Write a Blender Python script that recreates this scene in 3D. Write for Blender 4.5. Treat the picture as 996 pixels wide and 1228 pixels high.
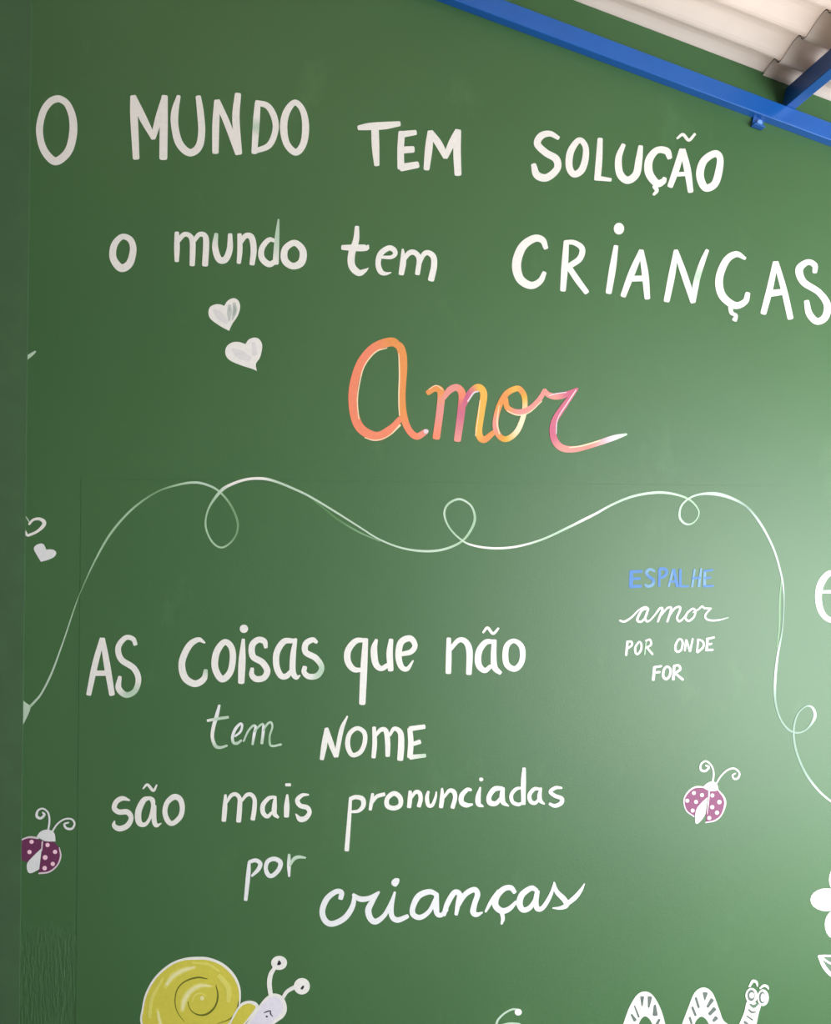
import bpy, math, random
from mathutils import Vector, Matrix
from mathutils.geometry import tessellate_polygon

for o in list(bpy.data.objects):
    bpy.data.objects.remove(o)
scene = bpy.context.scene
COL = scene.collection

# ------------------------------------------------------------------ camera, light, exposure
W, H = 996, 1228
F = 1000.0                       # focal length in pixels of the 996 x 1228 frame
D = 2.3                          # the camera stands 2.3 m in front of the mural wall
EYE = 1.55
YAW = math.atan(163 / F)         # turned a little to the right
PITCH = math.atan(26 / F)        # and a little upwards
cam_data = bpy.data.cameras.new('camera')
cam_data.sensor_fit = 'VERTICAL'
cam_data.sensor_height = 36.0
cam_data.lens = 36.0 * F / H
cam_data.clip_start = 0.02
cam = bpy.data.objects.new('camera', cam_data)
COL.objects.link(cam)
cam.location = (0, -D, EYE)
cam.rotation_euler = (math.radians(90) + PITCH, 0, -YAW)
scene.camera = cam

world = bpy.data.worlds.new('sky')
scene.world = world
world.use_nodes = True
bg = world.node_tree.nodes['Background']
bg.inputs['Color'].default_value = (0.93, 0.97, 1.0, 1)
bg.inputs['Strength'].default_value = 0.07

sun_d = bpy.data.lights.new('sun', 'SUN')
sun_d.energy = 10.0
sun_d.angle = math.radians(25)
sun_d.color = (1.0, 0.965, 0.94)
sun = bpy.data.objects.new('sun', sun_d)
COL.objects.link(sun)
sun.rotation_euler = (math.radians(-6), math.radians(14), 0)

# daylight of the open side of the shelter, to the right of the mural
open_d = bpy.data.lights.new('open_side_daylight', 'AREA')
open_d.shape = 'RECTANGLE'
open_d.size = 2.3
open_d.size_y = 1.9
open_d.energy = 265
open_d.color = (0.93, 0.965, 1.0)
open_l = bpy.data.objects.new('open_side_daylight', open_d)
COL.objects.link(open_l)
open_l.location = (3.0, -2.4, 0.86)
open_l.rotation_euler = (math.radians(90), 0, math.radians(30))

vs = scene.view_settings
vs.view_transform = 'Standard'
vs.look = 'None'
vs.gamma = 1
vs.use_curve_mapping = False
vs.exposure = 0.0

# ------------------------------------------------------------------ helpers
RM = cam.rotation_euler.to_matrix()

def on_wall(px, py, depth=0.0):
    """Point of the plane `depth` metres in front of the wall seen at a pixel of the photograph."""
    d = RM @ Vector(((px - W / 2) / F, -(py - H / 2) / F, -1.0))
    t = (D - depth) / d.y
    return Vector((d.x * t, -depth, EYE + d.z * t))

def lin(c):
    def f(v):
        v /= 255.0
        return v / 12.92 if v <= 0.04045 else ((v + 0.055) / 1.055) ** 2.4
    return (f(c[0]), f(c[1]), f(c[2]), 1.0)

def tag(o, label=None, cat=None, group=None, kind=None):
    if label: o['label'] = label
    if cat: o['category'] = cat
    if group: o['group'] = group
    if kind: o['kind'] = kind
    return o

def empty(name, loc):
    o = bpy.data.objects.new(name, None)
    o.empty_display_size = 0.05
    o.location = loc
    COL.objects.link(o)
    return o

def link_mesh(name, verts, faces, mat, parent=None, cols=None, smooth=False):
    """One mesh object; vertices come in world space, the origin goes to the middle of the bounds."""
    lo = [min(v[i] for v in verts) for i in range(3)]
    hi = [max(v[i] for v in verts) for i in range(3)]
    c = Vector([(a + b) / 2 for a, b in zip(lo, hi)])
    me = bpy.data.meshes.new(name)
    me.from_pydata([tuple(Vector(v) - c) for v in verts], [], faces)
    if cols:
        at = me.color_attributes.new('col', 'FLOAT_COLOR', 'POINT')
        for i, k in enumerate(cols):
            at.data[i].color = k
    me.materials.append(mat)
    if smooth:
        for p in me.polygons: p.use_smooth = True
    me.validate()
    o = bpy.data.objects.new(name, me)
    COL.objects.link(o)
    if parent is not None:
        o.parent = parent
        off = Vector((0, 0, 0))
        q = parent
        while q is not None:
            off += q.location
            q = q.parent
        o.location = c - off
    else:
        o.location = c
    return o

# ------------------------------------------------------------------ materials
def new_mat(name):
    m = bpy.data.materials.new(name)
    m.use_nodes = True
    nt = m.node_tree
    return m, nt, nt.nodes['Principled BSDF']

def noise(nt, scale, detail=3, vec=None, rough=0.5):
    n = nt.nodes.new('ShaderNodeTexNoise')
    n.inputs['Scale'].default_value = scale
    n.inputs['Detail'].default_value = detail
    n.inputs['Roughness'].default_value = rough
    if vec is not None: nt.links.new(vec, n.inputs['Vector'])
    return n

def ramp(nt, fac, stops):
    r = nt.nodes.new('ShaderNodeValToRGB')
    els = r.color_ramp.elements
    while len(els) < len(stops): els.new(0.5)
    for e, (p, c) in zip(els, stops):
        e.position = p
        e.color = c
    nt.links.new(fac, r.inputs['Fac'])
    return r

def math_node(nt, op, a, b=None, clamp=False):
    n = nt.nodes.new('ShaderNodeMath')
    n.operation = op
    n.use_clamp = clamp
    for i, v in enumerate((a, b)):
        if v is None: continue
        if isinstance(v, (int, float)): n.inputs[i].default_value = v
        else: nt.links.new(v, n.inputs[i])
    return n.outputs[0]

GREEN = (55, 92, 52)
JX = on_wall(97, 574).x          # panel joint, left
JZ = on_wall(97, 574).z          # panel joint, top

def wall_material():
    m, nt, b = new_mat('green_wall_paint')
    geo = nt.nodes.new('ShaderNodeNewGeometry')
    pos = geo.outputs['Position']
    g = lin(GREEN)
    big = noise(nt, 1.3, 4, pos)
    r = ramp(nt, big.outputs['Fac'], [(0.3, [g[0] * .93, g[1] * .95, g[2] * .95, 1]), (0.7, [g[0] * 1.07, g[1] * 1.04, g[2] * 1.06, 1])])
    # rubbed patches where chalk was wiped off
    mp = nt.nodes.new('ShaderNodeMapping')
    mp.inputs['Scale'].default_value = (1.6, 1, 1)
    nt.links.new(pos, mp.inputs['Vector'])
    wipe = noise(nt, 3.1, 6, mp.outputs[0], 0.62)
    wr = ramp(nt, wipe.outputs['Fac'], [(0.60, (0, 0, 0, 1)), (0.78, (1, 1, 1, 1))])
    mix = nt.nodes.new('ShaderNodeMixRGB')
    mix.inputs['Color2'].default_value = lin((76, 112, 72))
    fac = math_node(nt, 'MULTIPLY', wr.outputs['Color'], 0.5)
    nt.links.new(fac, mix.inputs['Fac'])
    nt.links.new(r.outputs['Color'], mix.inputs['Color1'])
    nt.links.new(mix.outputs['Color'], b.inputs['Base Color'])
    b.inputs['Roughness'].default_value = 0.5
    b.inputs['Specular IOR Level'].default_value = 0.45
    # fine roller grain everywhere, coarse dragged render below the joint at the left
    fine = noise(nt, 260, 3, pos)
    mp2 = nt.nodes.new('ShaderNodeMapping')
    mp2.inputs['Scale'].default_value = (3.2, 1, 0.75)
    mp2.inputs['Rotation'].default_value = (0, math.radians(10), 0)
    nt.links.new(pos, mp2.inputs['Vector'])
    rough = noise(nt, 42, 4, mp2.outputs[0], 0.6)
    sep = nt.nodes.new('ShaderNodeSeparateXYZ')
    nt.links.new(pos, sep.inputs[0])
    zt = on_wall(60, 1100).z
    edge = noise(nt, 30, 3, pos)
    zz = math_node(nt, 'SUBTRACT', zt - 0.005, sep.outputs['Z'])
    zz = math_node(nt, 'ADD', zz, math_node(nt, 'MULTIPLY', math_node(nt, 'SUBTRACT', edge.outputs['Fac'], 0.5), 0.10))
    mz = math_node(nt, 'MULTIPLY', zz, 18, True)
    mx = math_node(nt, 'LESS_THAN', sep.outputs['X'], JX)
    mask = math_node(nt, 'MULTIPLY', mz, mx)
    h1 = math_node(nt, 'MULTIPLY', fine.outputs['Fac'], 0.00035)
    h2 = math_node(nt, 'MULTIPLY', math_node(nt, 'MULTIPLY', rough.outputs['Fac'], mask), 0.0045)
    bump = nt.nodes.new('ShaderNodeBump')
    bump.inputs['Strength'].default_value = 0.8
    bump.inputs['Distance'].default_value = 1.0
    nt.links.new(math_node(nt, 'ADD', h1, h2), bump.inputs['Height'])
    nt.links.new(bump.outputs[0], b.inputs['Normal'])
    return m

def mural_paint():
    m, nt, b = new_mat('mural_paint')
    a = nt.nodes.new('ShaderNodeAttribute')
    a.attribute_name = 'col'
    geo = nt.nodes.new('ShaderNodeNewGeometry')
    n = noise(nt, 95, 4, geo.outputs['Position'], 0.6)
    r = ramp(nt, n.outputs['Fac'], [(0.30, (.92, .93, .93, 1)), (0.62, (1, 1, 1, 1))])
    mul = nt.nodes.new('ShaderNodeMixRGB')
    mul.blend_type = 'MULTIPLY'
    mul.inputs['Fac'].default_value = 1
    nt.links.new(a.outputs['Color'], mul.inputs['Color1'])
    nt.links.new(r.outputs['Color'], mul.inputs['Color2'])
    nt.links.new(mul.outputs['Color'], b.inputs['Base Color'])
    b.inputs['Roughness'].default_value = 0.5
    b.inputs['Specular IOR Level'].default_value = 0.3
    return m

def plain(name, c, rough=0.5, spec=0.5, metal=0.0, var=0.08, scale=14):
    m, nt, b = new_mat(name)
    geo = nt.nodes.new('ShaderNodeNewGeometry')
    n = noise(nt, scale, 4, geo.outputs['Position'])
    l = lin(c)
    r = ramp(nt, n.outputs['Fac'], [(0.3, [v * (1 - var) for v in l[:3]] + [1]), (0.7, [v * (1 + var) for v in l[:3]] + [1])])
    nt.links.new(r.outputs['Color'], b.inputs['Base Color'])
    b.inputs['Roughness'].default_value = rough
    b.inputs['Specular IOR Level'].default_value = spec
    b.inputs['Metallic'].default_value = metal
    return m

def sheet_material():
    m, nt, b = new_mat('translucent_white_plastic')
    geo = nt.nodes.new('ShaderNodeNewGeometry')
    n = noise(nt, 9, 4, geo.outputs['Position'])
    r = ramp(nt, n.outputs['Fac'], [(0.3, lin((230, 221, 215))), (0.7, lin((238, 229, 223)))])
    nt.links.new(r.outputs['Color'], b.inputs['Base Color'])
    b.inputs['Roughness'].default_value = 0.45
    tr = nt.nodes.new('ShaderNodeBsdfTranslucent')
    tr.inputs['Color'].default_value = lin((232, 221, 214))
    mx = nt.nodes.new('ShaderNodeMixShader')
    mx.inputs['Fac'].default_value = 0.55
    nt.links.new(b.outputs[0], mx.inputs[1])
    nt.links.new(tr.outputs[0], mx.inputs[2])
    nt.links.new(mx.outputs[0], nt.nodes['Material Output'].inputs['Surface'])
    return m

M_WALL = wall_material()
M_PAINT = mural_paint()
M_PILLAR = plain('green_pillar_paint', (60, 90, 60), 0.6, 0.35)
M_BLUE = plain('blue_enamel', (22, 84, 160), 0.28, 0.6, 0, 0.05)
M_BOLT = plain('blue_coated_bolt', (120, 160, 215), 0.3, 0.7)
M_SHEET = sheet_material()
M_EDGE = plain('shaded_cut_edge', (96, 84, 78), 0.8, 0.2)  # sheet ends coloured dark to paint in the shade line at the overlap
M_FLOOR = plain('grey_cement_floor', (140, 140, 134), 0.8, 0.3, 0, 0.12, 3)

# ------------------------------------------------------------------ the setting
def box(name, x0, x1, y0, y1, z0, z1, mat, parent=None):
    v = [(x, y, z) for x in (x0, x1) for y in (y0, y1) for z in (z0, z1)]
    f = [(0, 1, 3, 2), (4, 6, 7, 5), (0, 4, 5, 1), (2, 3, 7, 6), (0, 2, 6, 4), (1, 5, 7, 3)]
    return link_mesh(name, v, f, mat, parent)

XL, XR, ZT = -2.6, 3.4, 4.6

def make_wall():
    """Wall face with a recessed L-shaped joint where a panel was set in flush."""
    w = 0.00065
    xe = on_wall(945, 583).x
    xs = [XL, JX - w, JX + w, xe, XR]
    zs = [0.0, JZ - w, JZ + w, ZT]
    verts, faces, idx = [], [], {}
    def vid(x, y, z):
        k = (round(x, 6), round(y, 6), round(z, 6))
        if k not in idx:
            idx[k] = len(verts)
            verts.append(k)
        return idx[k]
    def groove(i, j):
        return (i == 1 and j <= 1) or (i == 2 and j == 1)
    dep = 0.0008
    for i in range(4):
        for j in range(3):
            y = dep if groove(i, j) else 0.0
            a, b_, c, d = xs[i], xs[i + 1], zs[j], zs[j + 1]
            faces.append((vid(a, y, c), vid(b_, y, c), vid(b_, y, d), vid(a, y, d)))
            if groove(i, j):
                if not (i > 0 and groove(i - 1, j)): faces.append((vid(a, 0, c), vid(a, y, c), vid(a, y, d), vid(a, 0, d)))
                if not groove(i + 1, j): faces.append((vid(b_, y, c), vid(b_, 0, c), vid(b_, 0, d), vid(b_, y, d)))
                if not (j < 2 and groove(i, j + 1)): faces.append((vid(a, y, d), vid(b_, y, d), vid(b_, 0, d), vid(a, 0, d)))
                if j > 0 and not groove(i, j - 1): faces.append((vid(a, 0, c), vid(b_, 0, c), vid(b_, y, c), vid(a, y, c)))
    t = 0.15
    A = [vid(XL, t, 0), vid(XR, t, 0), vid(XR, t, ZT), vid(XL, t, ZT)]
    faces.append((A[3], A[2], A[1], A[0]))
    faces.append((vid(XL, 0, 0), vid(XL, t, 0), vid(XL, t, ZT), vid(XL, 0, ZT)))
    faces.append((vid(XR, 0, 0), vid(XR, 0, ZT), vid(XR, t, ZT), vid(XR, t, 0)))
    faces.append((vid(XL, 0, ZT), vid(XL, t, ZT), vid(XR, t, ZT), vid(XR, 0, ZT)))
    return tag(link_mesh('wall_back', verts, faces, M_WALL), kind='structure')
make_wall()

px = on_wall(30, 614, 0.007).x
tag(box('trim_1', px - 0.30, px, -0.007, 0.0, 0.0, ZT, M_PILLAR), kind='structure')
tag(box('floor', -3.2, 4.0, -7.5, 0.15, -0.1, 0.0, M_FLOOR), kind='structure')

# ------------------------------------------------------------------ roof: rafter, purlin, sheets
A0, A1 = on_wall(760, 89), on_wall(996, 176.5)
SL = (A1 - A0).normalized()                   # down the slope, along the wall
NR = Vector((-SL.z, 0, SL.x))                 # upwards from the slope
if NR.z < 0: NR = -NR

def slope_pt(base, s, n, dep):
    return base + SL * s + NR * n + Vector((0, -dep, 0))

def bar(name, base, s0, s1, n0, n1, d0, d1, mat, parent=None, bev=0.002):
    v = [slope_pt(base, s, n, d) for s in (s0, s1) for n in (n0, n1) for d in (d0, d1)]
    f = [(0, 1, 3, 2), (4, 6, 7, 5), (0, 4, 5, 1), (2, 3, 7, 6), (0, 2, 6, 4), (1, 5, 7, 3)]
    o = link_mesh(name, v, f, mat, parent)
    if bev:
        b = o.modifiers.new('bevel', 'BEVEL')
        b.width = bev
        b.segments = 2
    return o

BH, BD = 0.053, 0.030
rafter = empty('roof_rafter', slope_pt(A0, 0, 0, 0))
tag(rafter, 'long sloping blue steel rafter fixed along the top of the green wall', 'beam')
bar('steel_profile', A0, -2.2, 1.5, 0, BH, 0, BD, M_BLUE, rafter)

# bracket under the rafter, with its bolt
cp = on_wall(911, 146, 0.015)
sc = (cp - A0).dot(SL)
br = bar('bracket', A0, sc - 0.020, sc + 0.016, -0.030, 0.001, 0.002, 0.007, M_BLUE, rafter, 0.001)
bar('bracket_lip', A0, sc - 0.020, sc + 0.016, -0.030, -0.025, 0.002, 0.024, M_BLUE, br, 0.001)
bv, bf = [], []
cen = slope_pt(A0, sc, -0.015, 0.007)
for k in range(2):
    for i in range(6):
        a = math.pi / 3 * i
        bv.append(cen + SL * 0.009 * math.cos(a) + NR * 0.009 * math.sin(a) + Vector((0, -0.008 * k, 0)))
bf = [tuple(range(5, -1, -1)), tuple(range(6, 12))] + [(i, (i + 1) % 6, 6 + (i + 1) % 6, 6 + i) for i in range(6)]
tag(link_mesh('bolt', bv, bf, M_BOLT, br), 'pale worn hexagon bolt head')

# purlin resting on the rafter and running away from the wall
PB = on_wall(943, 124, BD)
sp = (PB - A0).dot(SL)
PH = 0.075
tag(bar('roof_purlin', A0, sp, sp + 0.031, BH, BH + PH, 0.001, 3.4, M_BLUE), 'blue steel purlin resting on the rafter and running out under the roof sheets', 'beam')

# corrugated sheets: profile (distance from the wall, height), read off the exposed sheet end
PER = 0.118
FIRST = 0.078
prof = [(0.0, 0.000), (0.006, -0.005), (0.014, -0.007), (0.022, -0.006), (0.031, -0.002), (0.042, 0.005), (0.056, 0.014), (0.070, 0.021), (0.082, 0.0245), (0.091, 0.025), (0.099, 0.022), (0.107, 0.014), (0.1135, 0.004)]
pts = []
d0 = FIRST - PER
k = 0
while d0 + k * PER < 3.5:
    for (u, h) in prof: pts.append((d0 + k * PER + u, h))
    k += 1
pts = [p for p in pts if p[0] > 0.0005]
pts.insert(0, (0.0005, pts[0][1]))

def sheet(name, s0, s1, n, label, grp):
    th = 0.004
    verts, faces = [], []
    m = len(pts)
    for s in (s0, s1):
        for t in (0, th):
            for (u, h) in pts:
                verts.append(slope_pt(A0, s, n + h + t, u))
    for i in range(m - 1):
        faces.append((i, i + 1, 2 * m + i + 1, 2 * m + i))            # underside
        faces.append((m + i, 3 * m + i, 3 * m + i + 1, m + i + 1))    # top
        faces.append((i, m + i, m + i + 1, i + 1))                    # upper end
        faces.append((2 * m + i, 2 * m + i + 1, 3 * m + i + 1, 3 * m + i))
    faces.append((0, 2 * m, 3 * m, m))
    faces.append((m - 1, 2 * m - 1, 4 * m - 1, 3 * m - 1))
    o = link_mesh(name, verts, faces, M_SHEET)
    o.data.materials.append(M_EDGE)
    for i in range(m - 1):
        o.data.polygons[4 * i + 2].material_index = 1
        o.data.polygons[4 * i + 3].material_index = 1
    return tag(o, label, 'roof sheet', grp)

TN = (on_wall(880, 72.5) - A0).dot(NR)        # underside height where the sheets meet the wall
se = (on_wall(915, 86) - A0).dot(SL)
NB = BH + PH + 0.006
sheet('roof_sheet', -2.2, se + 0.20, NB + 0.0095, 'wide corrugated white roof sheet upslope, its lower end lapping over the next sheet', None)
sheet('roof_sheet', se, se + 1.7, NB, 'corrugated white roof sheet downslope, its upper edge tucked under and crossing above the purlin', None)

# ------------------------------------------------------------------ mural: brush strokes as thin layers of paint
C = {
 'white': (215, 212, 207), 'cold': (210, 210, 211), 'pale': (172, 192, 172), 'dim': (112, 146, 108), 'mid': (150, 180, 148), 'ghost': (84, 124, 80),
 'grey': (150, 160, 152), 'coral': (216, 124, 94), 'orange': (208, 134, 74), 'pink': (182, 94, 116), 'rose': (206, 132, 124), 'yellow': (212, 158, 70),
 'cream': (224, 198, 164), 'lilac': (206, 190, 198), 'blue': (56, 106, 164), 'lightblue': (92, 132, 164), 'plum': (100, 44, 80), 'mauve': (120, 58, 94), 'stripe': (92, 102, 96), 'thin': (122, 146, 130), 'thinlite': (166, 178, 168), 'haze': (202, 200, 200), 'smoke': (176, 181, 176), 'spot': (232, 190, 206),
 'lime': (190, 180, 68), 'olive': (92, 96, 30), 'limepale': (212, 206, 150), 'limelight': (202, 194, 96), 'body': (208, 202, 214), 'ink': (46, 42, 52), 'green': (88, 112, 90),
}
C = {k: lin(v) for k, v in C.items()}

def cr(P, closed, n=7):
    """Catmull-Rom through tuples of any length."""
    out = []
    m = len(P)
    if m == 2 and not closed:
        return [tuple(a + (b - a) * t / 4 for a, b in zip(P[0], P[1])) for t in range(5)]
    segs = m if closed else m - 1
    for i in range(segs):
        p1, p2 = P[i % m], P[(i + 1) % m]
        p0 = P[(i - 1) % m] if closed or i > 0 else tuple(2 * a - b for a, b in zip(p1, p2))
        p3 = P[(i + 2) % m] if closed or i + 2 < m else tuple(2 * b - a for a, b in zip(p1, p2))
        for t in range(n):
            t = t / n
            out.append(tuple(0.5 * (2 * b + (c - a) * t + (2 * a - 5 * b + 4 * c - d) * t * t + (3 * b - a - 3 * c + d) * t ** 3) for a, b, c, d in zip(p0, p1, p2, p3)))
    if not closed: out.append(tuple(P[-1]))
    return out

class Painter:
    def __init__(self, crop, col):
        self.x0, self.y0, self.s = crop[0], crop[1], 996.0 / crop[2]
        if crop[2] == 996: self.s = 1.0
        self.col = col
        self.n = 0
    def px(self, x, y):
        return (self.x0 + x / self.s, self.y0 + y / self.s)
    def parse(self, s):
        s = s.strip()
        kind = 's'
        if s[:2] in ('o ', 'p ', 'd ', 'f '):
            kind, s = s[0], s[2:].strip()
        pieces = []
        w, col = 10.0, C[self.col]
        for part in s.split('/'):
            P = []
            for tok in part.split():
                after = None
                if '@' in tok:
                    tok, cn = tok.split('@')
                    if not tok or kind in 'dp': col = C[cn]
                    else: after = C[cn]
                    if not tok: continue
                v = [float(a) for a in tok.split(',')]
                if kind == 'd':
                    P.append((v, col))
                    continue
                if len(v) > 2: w = v[2]
                X, Y = self.px(v[0], v[1])
                P.append((X, Y, w / self.s, col[0], col[1], col[2]))
                if after: col = after
            if P: pieces.append(P)
        return kind, pieces
    def geometry(self, strokes):
        verts, faces, cols = [], [], []
        for s in strokes.split(';'):
            if not s.strip(): continue
            kind, pieces = self.parse(s)
            self.n += 1
            h = 0.0005 + 0.00004 * self.n
            loops = []
            if kind == 'd':
                for P in pieces:
                    for v, col in P:
                        cx, cy = self.px(v[0], v[1])
                        a, b = v[2] / 2 / self.s, (v[3] if len(v) > 3 else v[2]) / 2 / self.s
                        loops.append(([(cx + a * math.cos(q), cy + b * math.sin(q)) for q in [math.tau * i / 20 for i in range(20)]], [col[:3]] * 20))
            elif kind == 'p':
                if len(pieces) == 1:
                    S = cr(pieces[0], True, 5)
                else:
                    S = []
                    for i, P in enumerate(pieces):
                        Q = P + [pieces[(i + 1) % len(pieces)][0]]
                        S += cr(Q, False, 5)[:-1]
                loops.append(([(p[0], p[1]) for p in S], [p[3:6] for p in S]))
            else:
                for i, P in enumerate(pieces):
                    if i > 0: P = [pieces[i - 1][-1]] + P
                    if len(P) < 2: continue
                    S = cr(P, kind == 'o')
                    self.ribbon(S, kind == 'o', kind == 'f', h, verts, faces, cols, i > 0, i < len(pieces) - 1)
            for L, K in loops:
                self.fill(L, K, h, verts, faces, cols)
        return verts, faces, cols
    def fill(self, L, K, h, verts, faces, cols):
        b = len(verts)
        n = len(L)
        P3 = [Vector((x, -y, 0)) for x, y in L]
        tris = tessellate_polygon([P3])
        for dep in (h, 0.0002):
            for (x, y), k in zip(L, K):
                p = on_wall(x, y)
                verts.append((p.x, -dep, p.z))
                cols.append((k[0], k[1], k[2], 1))
        area = sum(P3[i].x * P3[(i + 1) % n].y - P3[(i + 1) % n].x * P3[i].y for i in range(n))
        for t in tris:
            u, v, w = (P3[i] for i in t)
            c = (v - u).cross(w - u).z
            if abs(c) < 1e-9: continue
            t = t if c > 0 else (t[0], t[2], t[1])
            faces.append(tuple(b + i for i in t))
        for i in range(n):
            j = (i + 1) % n
            q = (b + i, b + n + i, b + n + j, b + j)
            faces.append(q if area > 0 else q[::-1])
    def ribbon(self, S, closed, flat, h, verts, faces, cols, r0, r1):
        n = len(S)
        L, R = [], []
        for i in range(n):
            a = S[(i - 1) % n] if closed or i > 0 else S[i]
            c = S[(i + 1) % n] if closed or i < n - 1 else S[i]
            tx, ty = c[0] - a[0], c[1] - a[1]
            q = math.hypot(tx, ty) or 1e-6
            nx, ny = ty / q, -tx / q
            hw = max(S[i][2], 0.4) / 2
            L.append((S[i][0] + nx * hw, S[i][1] + ny * hw))
            R.append((S[i][0] - nx * hw, S[i][1] - ny * hw))
        K = [s[3:6] for s in S]
        def emit(pts2, ks, idx):
            b = len(verts)
            for (x, y), k, i in zip(pts2, ks, idx):
                p = on_wall(x, y)
                verts.append((p.x, -h - 7e-7 * i, p.z))
                cols.append((k[0], k[1], k[2], 1))
            return b
        bL, bR = emit(L, K, range(n)), emit(R, K, range(n))
        m = n if closed else n - 1
        for i in range(m):
            j = (i + 1) % n
            faces.append((bL + i, bR + i, bR + j, bL + j))
        rimL, rimR = list(range(bL, bL + n)), list(range(bR, bR + n))
        rims = []
        if closed:
            rims = [(rimL, True), (rimR, True)]
        else:
            def cap(i, sgn, full):
                a, c = (S[0], S[1]) if i == 0 else (S[-1], S[-2])
                tx, ty = a[0] - c[0], a[1] - c[1]
                q = math.hypot(tx, ty) or 1e-6
                tx, ty = tx / q, ty / q
                hw = max(a[2], 0.4) / 2
                ext = hw if full else hw * 0.6
                li, ri = (L[i], R[i])
                out = []
                for s_ in range(1, 6):
                    ang = math.pi * s_ / 6
                    cx = math.cos(ang)
                    sx = math.sin(ang)
                    if not full: sx, cx = sx ** 0.6, math.copysign(abs(cx) ** 0.75, cx)
                    vx, vy = (li[0] - a[0]), (li[1] - a[1])
                    out.append((a[0] + vx * cx + tx * ext * sx, a[1] + vy * cx + ty * ext * sx))
                return out
            e = emit(cap(-1, 1, r1 or not flat and S[-1][2] < 3.0), [K[-1]] * 5, [n - 1] * 5)
            ce = list(range(e, e + 5))
            s0 = emit(cap(0, 1, r0 or not flat and S[0][2] < 3.0), [K[0]] * 5, [0] * 5)
            cs = list(range(s0, s0 + 5))
            faces.append(tuple([bL + n - 1, bR + n - 1] + ce[::-1]))
            faces.append(tuple([bR, bL] + cs))
            rims = [(rimL + ce + rimR[::-1] + cs[::-1], True)]
        for rim, _ in rims:
            b2 = len(verts)
            for i in rim:
                verts.append((verts[i][0], -0.0002, verts[i][2]))
                cols.append(cols[i])
            for a in range(len(rim)):
                c = (a + 1) % len(rim)
                faces.append((rim[a], rim[c], b2 + c, b2 + a))

def paint(name, label, cat, crop, col, parts, group=None):
    """parts: (part name, strokes[, [(sub-part name, strokes), ...]][, label])"""
    pt = Painter(crop, col)
    geo = []
    for p in parts:
        if len(p) > 4: pt.x0, pt.y0, pt.s = p[4][0], p[4][1], 996.0 / p[4][2]
        g = pt.geometry(p[1])
        subs = [(q[0], pt.geometry(q[1]), q[2] if len(q) > 2 else None) for q in (p[2] if len(p) > 2 else [])]
        geo.append((p[0], g, subs, p[3] if len(p) > 3 else None))
    if len(geo) == 1 and not geo[0][2]:
        v, f, k = geo[0][1]
        return tag(link_mesh(name, v, f, M_PAINT, None, k), label, cat, group)
    allv = [v for g in geo for v in g[1][0]]
    loc = Vector(((min(v[0] for v in allv) + max(v[0] for v in allv)) / 2, 0, min(v[2] for v in allv)))
    root = tag(empty(name, loc), label, cat, group)
    for nm, (v, f, k), subs, lb in geo:
        o = link_mesh(nm, v, f, M_PAINT, root, k)
        if lb: o['label'] = lb
        for sn, (sv, sf, sk), sl in subs:
            so = link_mesh(sn, sv, sf, M_PAINT, o, sk)
            if sl: so['label'] = sl
    return root

L = 'letter'
WORD = 'painted_word'
# crop = (x of its left edge, y of its top edge, its width) on the photograph; strokes are measured on it enlarged to 996
# first line
paint(WORD, 'single large white capital O at the upper left, the start of the top line', 'word', (0, 90, 250), 'white', [
 (L, 'o 272,114,34 238,130 207,175,33 189,250 196,320 220,375,36 262,412,38 305,390,38 335,345,38 350,270,38 346,200,35 325,145,32 300,121,32')])
paint(WORD, 'tall narrow white capital lettering MUNDO in the top line', 'word', (0, 90, 250), 'white', [
 (L, '636,105,28 640,200,36 650,395,32;638,105,26 680,200,36 732,300,24;732,300,24 760,200,34 787,105,28;786,105,30 782,250,38 780,395,38'),
 (L, '70,128,24 48,220,44 48,310,44 75,410,46 135,464,44 190,430,44 208,340,42 200,220,40 188,132,32', [], None, (200, 90, 200)),
 (L, '290,460,38 292,300,42 300,158,36;302,158,34 360,290,38 425,465,38;424,118,38 412,260,44 430,465,38'),
 (L, '522,462,34 528,370,38@pale 532,310,40@white 536,250,40 542,168,34;535,166,32 600,185,36 640,250,38 648,330,36 610,420,36 522,456,30'),
 (L, 'o 765,164,34 715,220,42 697,310,44 715,410,40 770,462,40 815,410,40 828,310,42 812,215,36')])
paint(WORD, 'white capital lettering TEM in the top line, with a long T bar', 'word', (410, 120, 180), 'white', [
 (L, '112,184,32 180,176,48 280,170,50 378,158,34;218,190,50 222,310,50 230,428,36'),
 (L, '395,218,44 388,330,44 390,448,46;398,228,44 485,216,34;400,332,46 468,328,44;395,448,50 498,430,44'),
 (L, '560,455,40 575,320,50 585,214,38;588,216,38 640,290,48 686,375,38;686,378,34 730,280,46 766,208,40;768,208,42 762,340,50 768,490,46')])
paint(WORD, 'white capital lettering SOLUÇÃO at the right end of the top line', 'word', (620, 140, 260), 'white', [
 (L, '188,98,18 150,78,26 110,88,32 92,125,32 130,165,32 178,195,34 182,240,32 135,280,34 90,268,34 75,222,24'),
 (L, 'o 283,108,26 245,160,32 238,228,32 260,264,30 295,245,32 313,190,30 312,135,26'),
 (L, '380,104,24 375,200,30 368,280,30;360,281,24 428,290,16'),
 (L, '487,130,20 465,190,30 470,260,34 505,292,34 545,265,34 558,200,32 566,138,22'),
 (L, '699,188,24 685,158,32 640,155,30 605,200,36 605,260,38 640,306,34 668,298,28 676,284,20', [('cedilla', '630,320,22 640,340,18 626,358,12')]),
 (L, '755,155,26 730,240,30 702,318,26;760,155,26 780,240,32 795,342,26;738,265,20 782,262,20', [('tilde', '735,99,10 760,82,14 787,108,14 815,80,12')]),
 (L, 'o 905,170,32 855,205,34 838,270,36 862,326,34 905,310,34 925,250,34 930,190,30')])
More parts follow.
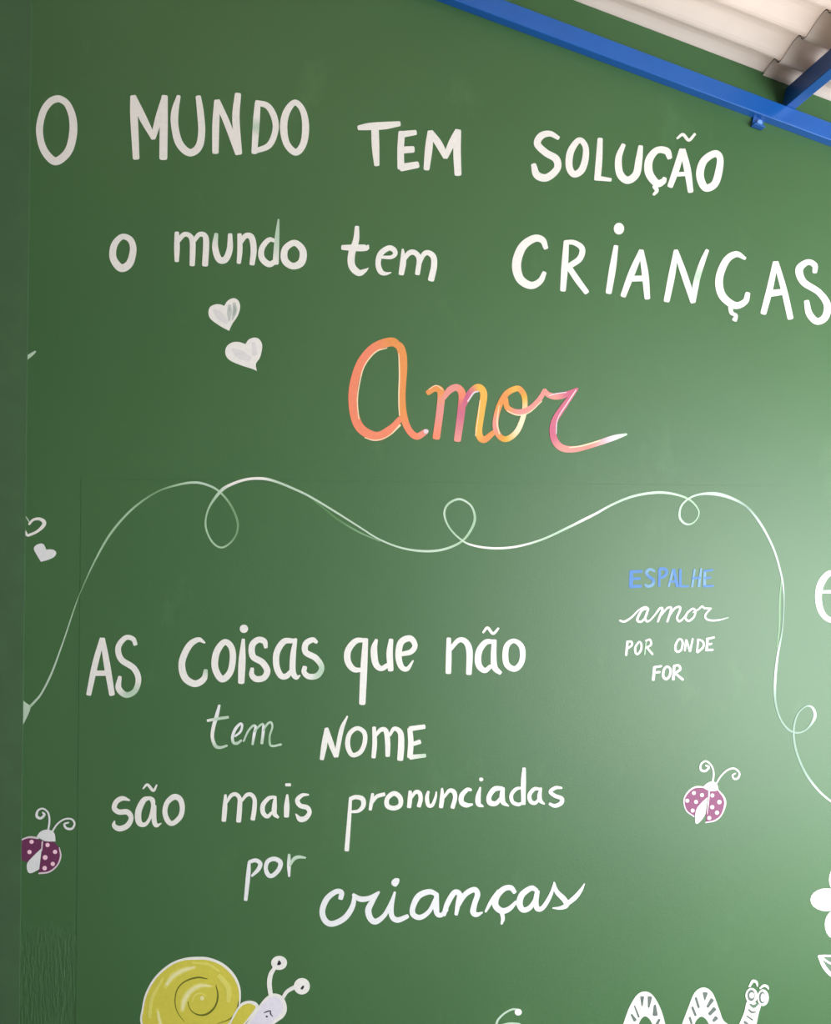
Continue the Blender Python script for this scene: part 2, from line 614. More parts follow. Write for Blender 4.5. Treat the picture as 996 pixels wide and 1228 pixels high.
# second line
paint(WORD, 'single small white letter o opening the second line, above left of the hearts', 'word', (120, 260, 260), 'white', [
 (L, 'o 100,92,26 65,130,30 60,190,32 95,235,36 135,215,34 152,150,30 138,105,28')])
paint(WORD, 'white lowercase lettering mundo in the second line above the two hearts', 'word', (120, 260, 260), 'white', [
 (L, '352,74,20 353,140,26 352,202,20;356,112,22 385,82,22 410,86,22 424,112,26 425,165,26 423,220,24;430,112,18 455,82,22 480,86,24 487,120,28 482,220,28'),
 (L, '@pale 533,80,18@white 528,140,28 545,194,30 575,196,30 595,150,28 597,82,20'),
 (L, '640,82,20 642,150,24 637,210,20;645,120,18 668,88,24 695,95,28 705,150,28 698,216,24'),
 (L, '805,112,14 775,106,22 743,145,26 743,190,28 775,218,28 805,205,22;@pale 819,14,8 812,100,22@white 806,212,28'),
 (L, 'o 893,120,28 850,148,30 848,200,32 885,227,30 925,208,34 930,155,32')])
paint(WORD, 'white lowercase lettering tem in the middle of the second line', 'word', (400, 260, 140), 'white', [
 (L, '198,88,36 190,200,52 152,320,60 155,420,60 212,478,56 262,462,34 295,438,6;76,262,42 180,265,56 272,264,54 292,248,20'),
 (L, '415,345,26 490,345,32 525,315,38 508,278,44 465,268,46 400,315,48 378,395,46 398,465,46 440,486,30 488,476,8'),
 (L, '588,282,20 592,380,52 576,485,46;600,370,28 640,312,44 690,306,44 728,360,44 714,485,42;735,400,26 760,330,40 800,306,44 848,340,50 855,420,52 830,535,54')])
paint(WORD, 'big white lettering CRIANÇAS with a dotted I, cut by the right edge', 'word', (600, 260, 200), 'white', [
 (L, '270,186,28 250,140,38 200,130,44 130,180,50 95,280,54 115,370,50 180,410,44 235,385,36 261,335,26'),
 (L, '392,150,32 382,300,40 372,436,34;390,152,26 440,155,30 486,190,34 472,250,36 408,296,34;410,306,34 460,380,36 512,450,32'),
 (L, '688,178,28 668,310,40 645,450,36', [('dot', 'd 706,71,62,70')]),
 (L, '838,205,28 785,330,40 732,470,34;840,205,28 862,340,40 875,484,34;790,370,34 855,368,34'),
 (L, '70,56,28 45,200,40 15,350,36;70,56,28 120,200,38 172,356,34;256,52,22 228,120,32@pale 200,205,36@white 186,270,36 172,356,30', [], None, (796, 290, 200)),
 (L, '482,100,18 430,74,36 370,112,42 328,220,46 345,320,46 420,380,42 482,358,36 498,310,30', [('cedilla', '395,392,28 402,425,24 428,440,20 420,466,30')]),
 (L, '662,126,30 630,280,38 592,424,36;668,126,30 715,290,36 752,454,36;625,310,40 715,298,36'),
 (L, '898,180,28 897,140,34 855,122,34 805,165,46 830,240,42 920,300,38 972,375,44 960,450,44 910,475,40 865,430,40 849,358,32')])

# hearts
paint('painted_heart', 'white heart with a grey brushed streak, the upper of two below the word mundo', 'heart', (240, 350, 100), 'white', [
 ('heart_shape', 'p 285,170 330,105 400,76 458,110 476,190 445,290 385,380 / 345,466 240,410 130,330 98,260 115,185 180,150 245,152 /'),
 ('brush_streak', '@haze 165,220,40 235,285,90 320,370,40;@smoke 350,165,40 350,250,60 345,340,24;@smoke 405,140,40 412,230,56 385,330,16;@grey 408,170,20 412,230,32 392,290,8;@grey 350,190,12 345,225,18')], None)
paint('painted_heart', 'white heart with a drawn-out tip, the lower of two below the word mundo', 'heart', (240, 350, 100), 'white', [
 ('heart_shape', 'p 540,625 580,570 650,546 710,572 740,650 715,780 665,860 / 675,945 620,920 480,875 350,815 300,740 315,655 380,605 450,598 500,610 /'),
 ('brush_streak', '@haze 390,690,40 480,750,110 590,800,60;@haze 635,610,40 650,740,70')], None)
paint('painted_heart', 'open white heart outline cut by the pilaster at the left edge', 'heart', (0, 600, 120), 'white', [
 ('heart_outline', '@pale 200,200,10 215,160,10 245,155,10 270,180 290,215,12;@white 292,236,22 330,195,24 390,185,30 437,212,38 430,255,36 370,310,26 300,342,26 270,345,26 246,300,20 215,250,14 200,200,12')])
paint('painted_heart', 'small solid white heart tilted left below the open heart outline', 'heart', (0, 600, 120), 'cold', [
 ('heart_shape', 'p 460,490 437,442 405,430 357,448 338,485 370,550 / 408,612 480,592 540,562 560,522 535,494 500,488 /')])
paint('painted_dash', 'short slanted white brush dash beside the left pilaster above the hearts', 'brush mark', (0, 400, 120), 'pale', [
 ('dash', 'p 200,262 240,235 340,176 / 362,178 330,215 250,278 / 205,290 /')])

# Amor
paint(WORD, 'large handwritten word Amor shading from coral through orange to pink', 'word', (400, 390, 200), 'coral', [
 (L, '@orange 388,122,40 340,100,54@coral 235,138,50 152,245,50 113,420,52 145,595,54 250,664,54 342,622,50 395,560,32;'
     '@orange 350,102,36 398,135,48 414,230,50@orange 407,400,44 412,520,46@coral 445,620,40 495,664,40@rose 548,636,34;'
     '@cream 318,136,5 250,160,8 185,240,7 155,340,7 141,450,7 150,560,6;@cream 388,170,5 392,300,8 388,430,7 392,540,6 ;@cream 185,672,5 250,688,6 330,660,5 395,598,12', [('stroke_end', 'd 551,634,30,26@lilac')]),
 (L, '@orange 562,404,30 605,378,38 640,400,44@rose 635,500,44@coral 612,670,44;@rose 655,440,22 690,390,40 735,372,40@coral 766,412,44@pink 760,520,46@rose 738,684,42;'
     '@pink 775,480,30 815,405,40@yellow 862,370,40 895,410,42 880,520,42 865,640,42@orange 895,684,40 955,640,30;@cream 568,384,4 610,360,5 650,385,5;@lilac 800,455,8 835,405,10 865,395,6;@cream 845,660,5 860,560,5 872,450,5'),
 (L, 'o @yellow 240,130,34@orange 180,165,36 135,250,34@rose 118,350,34@orange 143,415,34@yellow 190,430,34@cream 250,380,32 288,280,30@yellow 293,190,32@orange 272,142,34;'
     '@orange 180,190,26 190,245,34@rose 250,272,36 320,252,34 380,195,30 412,140,24;@cream 188,262,5 250,288,7 320,272,6 395,205,5;@cream 140,230,4 128,330,8 142,400,6', [], None, (570, 440, 200)),
 (L, '@rose 412,138,20 432,165,32 480,178,36@pink 540,165,34 604,132,16 / 530,230,36 468,330,38 465,420,40@rose 508,480,42 590,492,36 700,465,32@lilac 820,425,32@pale 898,403,14;@lilac 598,140,6 545,220,6 490,310,5 480,400,5;@lilac 440,172,4 480,160,6 540,152,5 ;@cream 560,482,6 640,470,8 740,440,8')])

# looping border line
paint('painted_looping_line', 'long thin pale line looping across the wall around the lower verse', 'painted line', (0, 0, 996), 'pale', [
 ('brush_line', '@mid 26,855,1.7 34,849,3@pale 42,841,2.6 50,831,2.2 62,807,2.2 76,769,1.5@mid 89,730,1.3@dim 97,709,1.2@mid 113,674,1.9 132.5,640,2.6 158,611,2.4@dim 187,590.5,1.9@mid 213,581.5,2.4@pale 234,578.6,2.8 251,582.5,2.6@mid 264,590.5,2.4@dim 277,606.6,2.6 285,627.5,2.6 281,645,2.1@mid 267,656.5,2.2 254.5,650,2.2 246.5,631,2.2 250,610,2.1@pale 264,589.6,3.8@white 277,581,3.3 296,574.8,3.1 315.6,574,3.3@pale 332,578,2.8 350.5,585.5,2.6 370.6,595,2.4 400.7,613,2.2 430,631.5,1.9 454,646.5,1.9 481,657,2.2 508.5,661,2.8 532.5,658.6,2.8@mid 553.6,649,2.6@mid 565.7,633,3.1 569,619.7,2.9@pale 564,606,2.2 550.6,598.6,2.6@mid 537,604.6,2.6@pale 532.5,616.7,2.4@mid 538.6,633,2.1@pale 553.6,648,2.1@white 568.7,654.5,2.4 592.8,657.5,2.6 620,655.3,2.6@pale 650,646.8,2.4 680,633,2.8@white 700,623,3.1 714,616,2.8@pale 735,604.5,2.6 759.4,595,2.8 786.5,590.7,3.1 807.6,592.5,2.6@mid 825.7,599,2.2@mid 836,609.7,1.9 837,618.7,1.5 830,627.5,1.5@pale 821,628,2.4 814.5,620,2.6 816.6,606.7,2.1 827,597,2.1@thinlite 840.7,592.5,2.6 858.8,592.5,4.3 877,597.7,3.4@thin 895,608,2.6@thinlite 910,626,2.9 922,647,2.6 929.5,665,2.4 934.7,683.5,2.2 938,699,2.1@thin 939.4,722,1.7 937.3,756.5,1.7@thinlite 932,785,2.6 929,814,3.1@thin 929,840,2.6 934.7,861,2.1 945,875,2.4@thin 957,878.6,2.1@thin 968.6,872.6,1.9@thinlite 976.4,859.6,3.8 973.8,849,2.9@thin 966,847,1.7 955.6,857,1.7 951,876.5,2.6 954,900,2.6 964.7,926,2.8@thinlite 980,947,2.6 996,961,2.4 1014,972,2.4'),
 ('ghost_line', '@ghost 368,594,1.2 385,607,2 405,623,2.2@dim 430,638,2 455,649,1.2', [], 'faint greenish second pass of the line'),
 ('ghost_line', '@dim 937,690,1.0 934.5,720,2 934,750,1.8 931.5,776,1.2', [], 'faint greenish second pass of the line'),
 ('arrow_tip', 'p @pale 24,832 29,841 36.5,848 / 31.5,862 24,872 /')])

# blue and white note at the right
paint(WORD, 'small blue capital lettering ESPALHE', 'word', (740, 670, 140), 'blue', [
 (L, '118,112,34 115,235,34;112,112,26 208,108,24;125,172,24 192,168,24;108,238,28 200,234,26'),
 (L, '@lightblue 312,104,20 275,90,24 246,118,26@blue 270,155,26 306,182,26@lightblue 298,222,26 258,236,24 236,222,18'),
 (L, '360,88,26 356,232,20;362,86,24 405,88,26 420,120,26 392,154,24 362,160,20'),
 (L, '@lightblue 474,95,20 436,236,18;@blue 480,95,26 510,236,26;452,195,18 500,195,18'),
 (L, '@blue 535,92,22 535,232,24;533,234,20 600,236,18'),
 (L, '@lightblue 656,95,18 636,236,20;@lightblue 712,90,18 692,236,24;642,168,18 702,162,18'),
 (L, '@lightblue 744,104,24 740,232,26;744,104,18 810,96,16;745,166,18 792,160,16;@blue 740,236,20 812,232,18')])
paint(WORD, 'small white cursive word amor between blue ESPALHE and POR ONDE', 'word', (740, 670, 140), 'white', [
 (L, '22,528,16 60,536,18 120,500,16 180,440,14 235,414,18 262,428,18;255,424,18 210,440,18 178,490,20 170,528,20 205,536,18 240,495,16 262,432,16;262,432,18 238,500,18 250,534,18 278,524,14 320,478,14'),
 (L, '320,478,14 362,424,18 384,430,18 362,490,18 345,535,18;365,490,14 422,424,16 458,418,18 446,470,18 425,535,18;440,490,14 488,424,16 530,412,18 532,440,18 508,500,18 524,534,18 555,515,14 590,470,12'),
 (L, 'o 620,440,16 590,470,18 582,512,18 610,530,18 650,498,16 664,450,16 645,426,16'),
 (L, '645,458,10 690,432,14 722,406,14 742,422,16 798,424,12 / 758,465,16 748,500,16 782,524,16 860,524,14@pale 945,502,6')])
paint(WORD, 'small white capital lettering POR under the cursive amor', 'word', (740, 755, 130), 'white', [
 (L, '92,112,22 80,232,22;90,110,18 128,112,20 130,145,20 88,178,16'),
 (L, 'o 200,112,16 165,160,20 165,208,20 185,226,18 214,190,20 220,140,18'),
 (L, '@mid 264,110,10 250,228,12;@white 262,102,16 298,92,18 306,138,20 266,166,16;270,166,16 320,224,20')])
paint(WORD, 'small white capital lettering ONDE to the right of POR', 'word', (740, 755, 130), 'white', [
 (L, 'o 565,90,18 538,130,20 532,180,22 552,204,20 585,185,20 598,130,20 590,96,18'),
 (L, '630,98,18 618,190,18;634,100,18 664,198,18;690,88,18 668,195,18'),
 (L, '740,92,18 730,204,18;740,90,16 784,110,18 786,160,20 736,208,18'),
 (L, '826,90,22 818,188,24;822,86,20 885,72,18;822,138,20 862,130,18;815,188,22 872,185,20')])
paint(WORD, 'small white capital lettering FOR, lowest word of the note', 'word', (740, 755, 130), 'white', [
 (L, '340,348,26 328,462,26;338,345,20 400,336,20;335,395,20 385,390,20'),
 (L, 'o 455,340,20 426,370,22 420,430,24 450,454,22 480,420,22 486,365,22'),
 (L, '520,338,24 512,458,26;520,332,20 562,330,20 575,365,22 530,400,20;530,402,20 598,458,22')])
paint(WORD, 'rounded white letter e with a crossbar, cut by the right edge of the picture', 'word', (876, 660, 120), 'white', [
 (L, '855,412,28 1130,412,36;1130,420,40 1110,320,50 1000,225,54 905,310,68 870,455,66 895,600,60 970,685,52 1080,690,50 1150,620,40')])

# the verse
paint(WORD, 'white capital lettering AS at the left start of the verse', 'word', (90, 740, 200), 'white', [
 (L, '160,132,28 120,280,36 82,460,30;165,132,28 190,280,38 220,460,34;110,335,32 205,335,32'),
 (L, '360,163,24 345,130,28 300,124,30 258,180,34 275,252,36 350,305,36 378,370,34@pale 358,440,32 305,465,34@white 260,425,36 267,358,22')])
paint(WORD, 'white lowercase lettering coisas after AS', 'word', (90, 740, 200), 'white', [
 (L, '772,152,12 735,135,30 680,172,38 638,270,40 655,360,42 715,398,40 768,370,36@pale 780,318,24'),
 (L, 'o 890,150,36 845,210,40 835,300,40 875,370,40 925,330,38 942,240,38 930,175,36'),
 (L, '207,135,20 200,260,42 195,388,38', [('dot', 'd 211,70,50')], None, (250, 740, 200)),
 (L, '342,180,22 332,145,34 295,136,36 260,170,38 265,235,38 320,270,38 350,320,38 330,362,36 285,370,36 258,345,32 260,308,22'),
 (L, '505,142,28 450,146,36 408,210,38 405,290,38 430,348,36 465,352,34 495,320,24;519,132,20 505,220,34 502,320,36 522,360,28 544,350,10'),
 (L, '645,150,20 620,136,32 580,160,36 580,210,36 640,245,36@pale 675,300,32 650,348,34@white 600,355,34 570,330,30 574,300,28')])
paint(WORD, 'white lowercase lettering que with a long descending q', 'word', (400, 740, 240), 'white', [
 (L, '160,115,18 110,119,28 72,165,32 70,220,32 100,260,28 145,262,18;158,112,26 150,250,34 142,428,32'),
 (L, '212,114,16 200,160,32 208,230,32 235,256,26 268,240,24;285,114,22 278,180,32 283,262,28'),
 (L, '340,184,22 385,172,26 404,140,26 380,106,30 335,125,32 322,190,32 335,245,28 365,258,22 394,218,8')])
paint(WORD, 'white lowercase lettering não with a tilde, right end of the first verse line', 'word', (400, 740, 240), 'white', [
 (L, '572,108,22 572,190,28 570,275,28;580,160,20 620,116,24 655,122,28 675,170,32 672,280,28'),
 (L, '795,122,20 755,126,28 722,172,32 720,235,32 750,266,26 780,245,20;798,118,24 795,190,28 800,250,30 828,278,20', [('tilde', '744,75,11 765,53,14 792,82,14 818,57,11')]),
 (L, 'o 895,118,22 858,150,28 858,230,30 900,258,28 935,220,28 935,150,28')])
paint(WORD, 'thin white cursive word tem in the second verse line, left of NOME', 'word', (240, 840, 100), 'cold', [
 (L, '228,58,30 200,170,44@white 157,320,44 145,440,40@pale 180,540,42 240,562,34 316,540,26;@white 88,240,32@pale 200,220,36 332,200,32'),
 (L, '@cold 420,425,24 480,372,28 500,300,28 478,278,30 420,340,36 386,430,36@pale 395,500,34 440,512,34 488,478,26'),
 (L, '@pale 518,486,20 570,370,24 630,302,28@cold 662,320,34@cold 645,400,36@pale 625,520,28;@mid 650,370,18@pale 700,310,24 745,282,26@cold 755,340,36@pale 735,512,34;@mid 755,360,14@pale 800,282,26 845,262,26 860,320,24@mid 830,420,24 832,520,28@pale 870,544,26 962,525,26')])
paint(WORD, 'white capital lettering NOME in the middle of the verse', 'word', (370, 850, 150), 'white', [
 (L, '105,398,34 125,280,46 140,160,28;142,160,32 175,270,44 215,376,34;306,62,14 260,170,36 220,376,34'),
 (L, 'o 385,155,34 325,200,36 310,290,40 345,366,36 410,345,36 445,270,36 442,190,36'),
 (L, '520,150,30 525,270,38 516,384,34;530,215,24 575,166,34 615,178,40 628,270,42 628,372,36;645,210,22 680,158,32 730,192,44 735,300,50 728,400,48'),
 (L, '805,162,40 812,270,44 805,380,44;808,158,40 918,142,36;825,282,32 882,262,36;@white 810,385,38@pale 925,372,30')])
paint(WORD, 'white lowercase lettering são with a tilde, left in the third verse line', 'word', (120, 930, 130), 'white', [
 (L, '268,226,16 205,210,44 150,240,46 130,300,46 175,335,48 250,335,50 285,390,44 250,460,50 178,488,50 128,460,40 132,420,14'),
 (L, '455,205,30 400,228,50 352,330,58 358,430,54 410,450,38 455,395,28 484,290,34 482,230,44 455,206,34;500,280,34 495,400,44 515,458,38 560,440,10', [('tilde', '396,118,14 435,84,24 488,138,26 520,88,14')]),
 (L, 'o 680,196,54 615,250,46 595,340,46 625,420,48 670,438,44 735,380,46 755,300,46 735,220,50')])
paint(WORD, 'white lowercase lettering mais between são and pronunciadas', 'word', (250, 930, 130), 'white', [
 (L, '155,180,24 150,290,44 140,412,42;165,250,20 205,186,34 250,172,36 285,212,40 285,300,46 276,418,46;300,240,20 345,182,34 390,175,36 422,220,38 420,310,42 406,400,42'),
 (L, '600,196,26 550,210,36 500,270,42 500,340,42 540,376,36 580,340,24;612,194,24 605,280,44 605,350,44 638,384,24'),
 (L, '722,182,22 718,280,50 715,372,46', [('dot', '712,85,28 748,85,28')]),
 (L, '915,176,16 860,180,34 815,225,42 840,275,42 905,295,44 926,340,40 890,392,46 840,400,48 802,355,12')])
paint(WORD, 'white lowercase lettering pronunciadas, longest word of the verse', 'word', (400, 910, 160), 'white', [
 (L, '124,300,24 115,450,30 97,680,34;125,298,30 165,285,32 215,300,36 220,350,34 185,388,26 134,395,20'),
 (L, '290,262,22 280,330,28 272,378,24;285,330,18 320,282,28 376,264,28'),
 (L, 'o 450,258,36 400,295,34 400,350,36 450,368,34 495,345,34 495,290,36'),
 (L, '570,244,26 568,300,34 562,358,32;580,290,18 610,248,28 640,256,32 648,300,32 635,352,32'),
 (L, '705,245,20 695,290,30 705,344,30 735,345,26 758,290,20 765,248,12'),
 (L, '808,225,18 808,290,34 800,358,32;820,290,18 860,238,28 895,246,34 905,290,32 886,362,32'),
 (L, '215,232,20 185,230,30 145,275,38 145,325,38 180,345,36 222,340,16', [], None, (530, 910, 160)),
 (L, '283,215,14 268,280,38 270,335,38 304,355,12', [('dot', 'd 290,153,32,28')]),
 (L, '445,220,30 390,225,38 350,278,36 355,325,40 400,332,34 438,290,22;452,220,28 446,280,40 455,325,36 492,350,12'),
 (L, '600,215,14 550,225,26 515,270,28 525,322,28 570,340,26 605,320,16;610,72,26 605,180,38 605,334,32'),
 (L, '725,225,20 685,225,28 650,270,30 660,318,30 695,328,26 725,290,16;735,222,18 725,270,32 730,310,32 760,335,12'),
 (L, '888,216,16 845,215,26@cold 806,245,28 840,275,28 890,295,30 885,330,32 840,350,28 800,335,20')])
paint(WORD, 'white lowercase lettering por, small word above left of the cursive crianças', 'word', (280, 1010, 120), 'cold', [
 (L, '155,198,30 145,330,44 120,572,36;160,194,34 220,180,40 265,212,42 245,270,40 184,332,24'),
 (L, 'o 405,165,44 340,190,42 320,260,40 345,325,44 390,330,42 450,270,44 465,200,46'),
 (L, '@pale 552,122,26@cold 550,230,38 552,335,22;@pale 560,230,22 600,166,34 650,146,32 712,154,18')])
paint(WORD, 'white joined cursive word crianças, bottom line of the verse', 'word', (370, 1040, 180), 'cold', [
 (L, '212,206,32 217,168,34 180,162,34 120,210,38 90,290,38 110,355,38 160,375,38 240,335,38 290,260,34 304,185,24'),
 (L, '295,182,22 340,210,36 400,205,32 465,165,14 / 420,230,34 395,285,42 410,340,40 445,360,38 500,320,30 545,240,26 570,168,14'),
 (L, '570,168,16 548,260,32 552,325,34 590,350,36 655,325,28', [('dot', 'p 555,85 575,72 600,78 597,105 578,128 555,120 548,102')]),
 (L, '848,180,28 800,162,36 730,190,40 692,260,36 692,312,36 740,332,34 800,290,28 842,205,24;848,180,30 845,260,40 852,308,34 880,316,30 915,280,26'),
 (L, '10,315,28 35,240,36 80,168,36 115,180,36 105,240,34 92,312,24;105,260,22 150,182,34 210,148,36 234,178,36 215,240,36 205,295,40 228,314,32 264,300,12', [], None, (530, 1040, 180)),
 (L, '288,292,16 330,220,28 375,160,30;480,165,28 455,136,34 410,142,36 362,190,42 352,250,42 390,288,40 440,278,34 490,230,22', [('cedilla', '395,300,28 402,340,26 394,372,16')]),
 (L, '625,152,26 590,138,34 530,180,40 512,240,42 535,282,36 580,268,32 620,210,24;630,160,32 620,230,36 632,275,34 670,264,30 720,180,24 742,104,10'),
 (L, '742,102,12 758,160,30 810,215,36 822,252,34 780,270,22 735,270,10;820,248,28 880,200,32 920,150,22 942,110,8')])

# ladybirds
paint('painted_ladybird', 'pink-winged ladybird with white dots on the brighter right half of the wall', 'ladybird', (796, 890, 110), 'white', [
 ('wing', 'p @mauve 485,505 400,492 310,510 240,565 218,640 240,725 305,795 / 340,790 345,740 400,660 / 478,590 /', [
   ('wing_edge', '@white 440,488,16 340,488,18 262,538,16@lilac 215,630,13 240,740,12@lilac 322,806,14'),
   ('spot', 'd 322,552,42'), ('spot', 'd 410,574,42'), ('spot', 'd 250,635,42'), ('spot', 'd 345,648,42'), ('spot', 'd 308,742,42')]),
 ('wing', 'p @mauve 492,520 560,515 630,580 655,670 620,775 550,840 / 455,868 455,760 478,640 /', [
   ('wing_edge', '@lilac 590,525,12@white 648,600,20 660,680,20@lilac 620,790,14 550,850,16 450,872,12'),
   ('spot', 'd 522,578,42'), ('spot', 'd 598,650,46'), ('spot', 'd 520,705,44'), ('spot', 'd 572,765,44'), ('spot', 'd 488,822,42')]),
 ('body', 'p 472,595 458,700 440,790 / 400,850 358,885 335,860 345,740 400,660 /;@lilac 486,505,18 482,620,14 465,780,6'),
 ('head', 'p 415,492 460,448 520,425 570,450 / 590,522 500,530 /'),
 ('antenna', '525,440,22 535,330,18 508,250,18 450,205,18 398,240,20 398,300,24 445,312,24 482,272,24 450,252,16'),
 ('antenna', '565,445,16 620,360,16 690,300,18 760,285,18 812,330,20 802,385,22 760,398,20 738,360,18 772,338,12')])
paint('painted_ladybird', 'dark plum ladybird with pale dots, partly hidden by the pilaster at the left edge', 'ladybird', (0, 940, 120), 'cold', [
 ('wing', 'p @plum 422,565 330,545 240,548 200,610 195,700 225,760 / 285,778 / 410,640 /', [
   ('wing_edge', '@lilac 200,570,12 240,545,14 300,530,18 380,540,18'), ('spot', 'd 315,576,42@spot'), ('spot', 'd 294,678,42@spot')]),
 ('wing', 'p @plum 430,568 520,572 590,640 602,720 565,810 480,872 / 385,885 400,800 415,680 /', [
   ('wing_edge', '@lilac 590,635,8 604,720,14 570,810,14 490,875,16 390,890,16'),
   ('spot', 'd 474,608,42@spot'), ('spot', 'd 548,676,42@spot'), ('spot', 'd 450,732,48@spot'), ('spot', 'd 526,796,42@spot'), ('spot', 'd 445,838,44@spot')]),
 ('body', 'p 415,640 402,750 / 390,850 310,888 275,865 272,790 340,710 /;@lilac 422,575,14 415,665,10'),
 ('head', 'p 365,522 410,470 480,455 540,490 / 553,572 450,568 /'),
 ('antenna', '480,460,18 492,370,18 480,290,16 430,246,16 378,265,20 366,320,26 405,342,24 442,308,24 425,285,16'),
 ('antenna', '520,475,18 570,400,16 640,352,16 710,350,16 742,395,18 715,445,22 660,440,22 640,400,18 680,385,16')])

# snail
paint('painted_snail', 'yellow-shelled white snail with eyes on stalks at the bottom left of the wall', 'snail', (150, 1130, 160), 'white', [
 ('shell', 'p 118,610 124,500 152,380 220,260 325,165 430,120 530,108 630,115 735,160 815,238 857,330 862,430 842,520 780,620 640,760 430,800 220,750;'
           'p @lime 133,610 137,500 165,387 233,268 338,176 435,136 530,130 622,134 718,173 795,245 842,335 851,425 833,512 768,606 634,742 430,775 230,725', [
   ('shell_spiral', '@olive 612,272,7 540,262,13 450,290,10 390,350,9 372,440,8 390,520,6 440,590,4;@olive 678,320,6 692,400,12 670,480,13 612,534,15 545,540,11 490,505,6 468,440,6 488,392,5;@olive 846,440,6 838,490,12 812,545,12 765,580,7 690,606,4', 'dark olive spiral line'),
   ('shell_highlight', '@limelight 300,330,30 358,252,50 440,206,44 525,185,20;@limelight 425,510,34 440,440,52 480,370,50 560,322,44 650,330,14;@limelight 240,500,20 262,600,34 300,680,26;@limepale 310,315,20 358,252,26 440,206,24 515,185,12;@limepale 428,500,20 440,440,28 480,370,28 555,325,24 640,325,8;@limepale 246,520,12 262,600,18 300,680,16;@limelight 500,440,8 520,395,12 565,378,10 600,400,8;@limelight 180,560,26 200,420,28 280,270,16;@limelight 700,250,30 770,340,40 770,440,30;@limelight 500,150,12 620,165,16 700,215,10', 'pale brushed highlights'),
   ('shell_centre', 'd 574,416,32@limepale')]),
 ('shell_lip', 'p 40,710 95,652 170,632 240,650 / 278,692 200,800 120,890 0,1000 / -80,960 -20,820 /;p @lime 50,730 100,682 170,662 235,690 / 235,715 180,790 100,890 -10,990 / -60,940 0,820 /', [], 'yellow lower end of the shell', (280, 1130, 110)),
 ('head', 'p @white 110,910 150,868 230,758 310,640 370,582 440,555 520,580 565,650 577,740 540,812 490,850 430,900 / 330,1040 60,1040 /;p @body 165,900 250,762 330,655 400,600 470,592 525,650 532,740 480,800 400,880 / 320,1000 90,1000 /', [
   ('mouth', '@ink 330,764,8 365,748,14 400,740,10;@ink 400,742,12 402,775,14 425,805,6'), ('nose', 'd 360,803,26,20@ink')]),
 ('eye_stalk', '405,585,46 388,450,52 402,350,50 445,275,40', [('eye', 'd 493,222,174,152'), ('pupil', 'p @ink 492,192 516,222 505,242 472,242')]),
 ('eye_stalk', '535,600,36 582,530,40 665,483,44', [('eye', 'd 740,475,176,178'), ('pupil', 'p @ink 752,465 766,480 745,510 726,498')])])

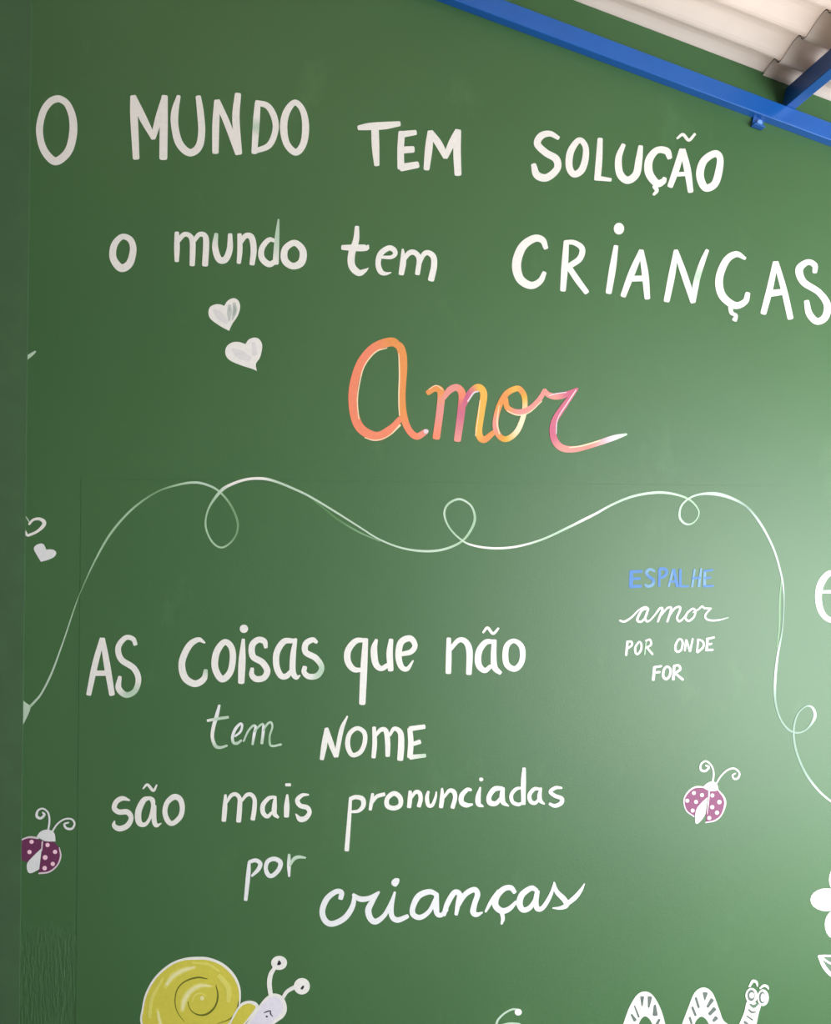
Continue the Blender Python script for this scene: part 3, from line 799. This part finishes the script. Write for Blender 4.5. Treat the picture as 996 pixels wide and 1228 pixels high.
# caterpillar
paint('painted_caterpillar', 'white striped caterpillar with two humps and round eyes at the bottom right', 'caterpillar', (730, 1160, 150), 'white', [
 ('body', 'p 92,530 / 112,452 160,320 220,222 285,192 350,225 410,330 447,452 / 468,530 / 365,530 / 345,452 320,410 290,390 260,405 235,452 / 212,530 /;'
          'p 555,530 / 580,452 630,320 680,202 750,160 820,200 870,320 905,415 / 945,452 985,530 / 815,530 / 795,452 770,412 735,392 702,412 680,452 / 662,530 /;412,520,100 450,600,105 520,635,110 580,600,105 610,520,100;905,520,130 960,590,110 1040,590,110 1085,500,120', [
   ('stripe', '@stripe 262,238,32 262,305,11'), ('stripe', '@stripe 324,240,35 315,315,14'), ('stripe', '@stripe 203,308,11 235,392,16'), ('stripe', '@stripe 364,305,19 366,375,40'), ('stripe', '@stripe 180,378,16 205,420,27'), ('stripe', '@stripe 398,418,19 380,452,22'),
   ('stripe', '@stripe 764,208,40 760,258,8'), ('stripe', '@stripe 690,245,19 712,315,19'), ('stripe', '@stripe 818,258,32 784,312,19'), ('stripe', '@stripe 663,320,19 686,378,19'), ('stripe', '@stripe 838,330,32 798,372,24'), ('stripe', '@stripe 642,402,19 655,444,16'), ('stripe', '@stripe 852,400,30 830,425,22')]),
 ('head', 'p 50,1260 95,1129 190,900 240,700 / 300,660 420,700 / 530,760 480,930 440,1129 420,1260 /', [
   ('mouth', '@green 315,735,36 385,775,64 455,725,40'), ('stripe', '@stripe 285,840,32 340,888,40 420,888,24'), ('stripe', '@stripe 250,968,30 355,1040,35'), ('stripe', '@stripe 205,1085,49 250,1129,68')], None, (880, 1160, 60)),
 ('eye', 'd 340,560,245,305', [('eye_ring', 'd 332,555,150,225@stripe'), ('pupil', 'd 345,555,100,120@white')]),
 ('eye', 'd 568,600,230,330', [('eye_ring', 'd 550,598,134,240@stripe'), ('pupil', 'd 566,600,86,170@white')]),
 ('eyelid', '300,375,40 362,275,56 435,290,50 456,370,24'), ('eyelid', '512,410,34 580,362,48 648,378,50 672,425,26')])

# feeler of another creature
paint('painted_feeler', 'thin white curled feeler with a round knob at the bottom edge, between snail and caterpillar', 'painted feeler', (580, 1190, 80), 'pale', [
 ('stalk', '185,520,34 192,450,34 225,390,30 310,310,28 420,254,28 500,255,26'), ('knob', 'd 512,295,108,100@white'), ('head_top', 'p 240,560 / 275,472 370,450 470,452 550,470 / 600,560 /')])

# flower
paint('painted_flower', 'white rounded flower petals cut by the right edge of the picture', 'flower', (940, 1030, 56), 'white', [
 ('petal', 'd 1180,440,460,620'), ('petal', 'd 900,870,690,490'), ('petal', 'd 1080,1400,440,620'), ('petal', 'd 1600,520,460,620'), ('petal', 'd 1700,1150,620,480'), ('flower_centre', 'd 1370,880,330,330@limelight')])
paint('painted_leaf', 'white outlined pointed leaf below the flower at the right edge', 'leaf', (940, 1030, 56), 'white', [
 ('leaf_fill', 'p @green 745,2070 900,2060 1200,2120 / 1350,2400 / 1100,2500 900,2380 /'),
 ('leaf_outline', '740,2075,50 900,2065,44 1200,2110,44 1350,2400,40;745,2080,64 850,2300,84 1000,2470,80 1150,2520,60 1350,2400,40'), ('vein', '790,2090,50 900,2180,44 1050,2260,40 1350,2400,30')])
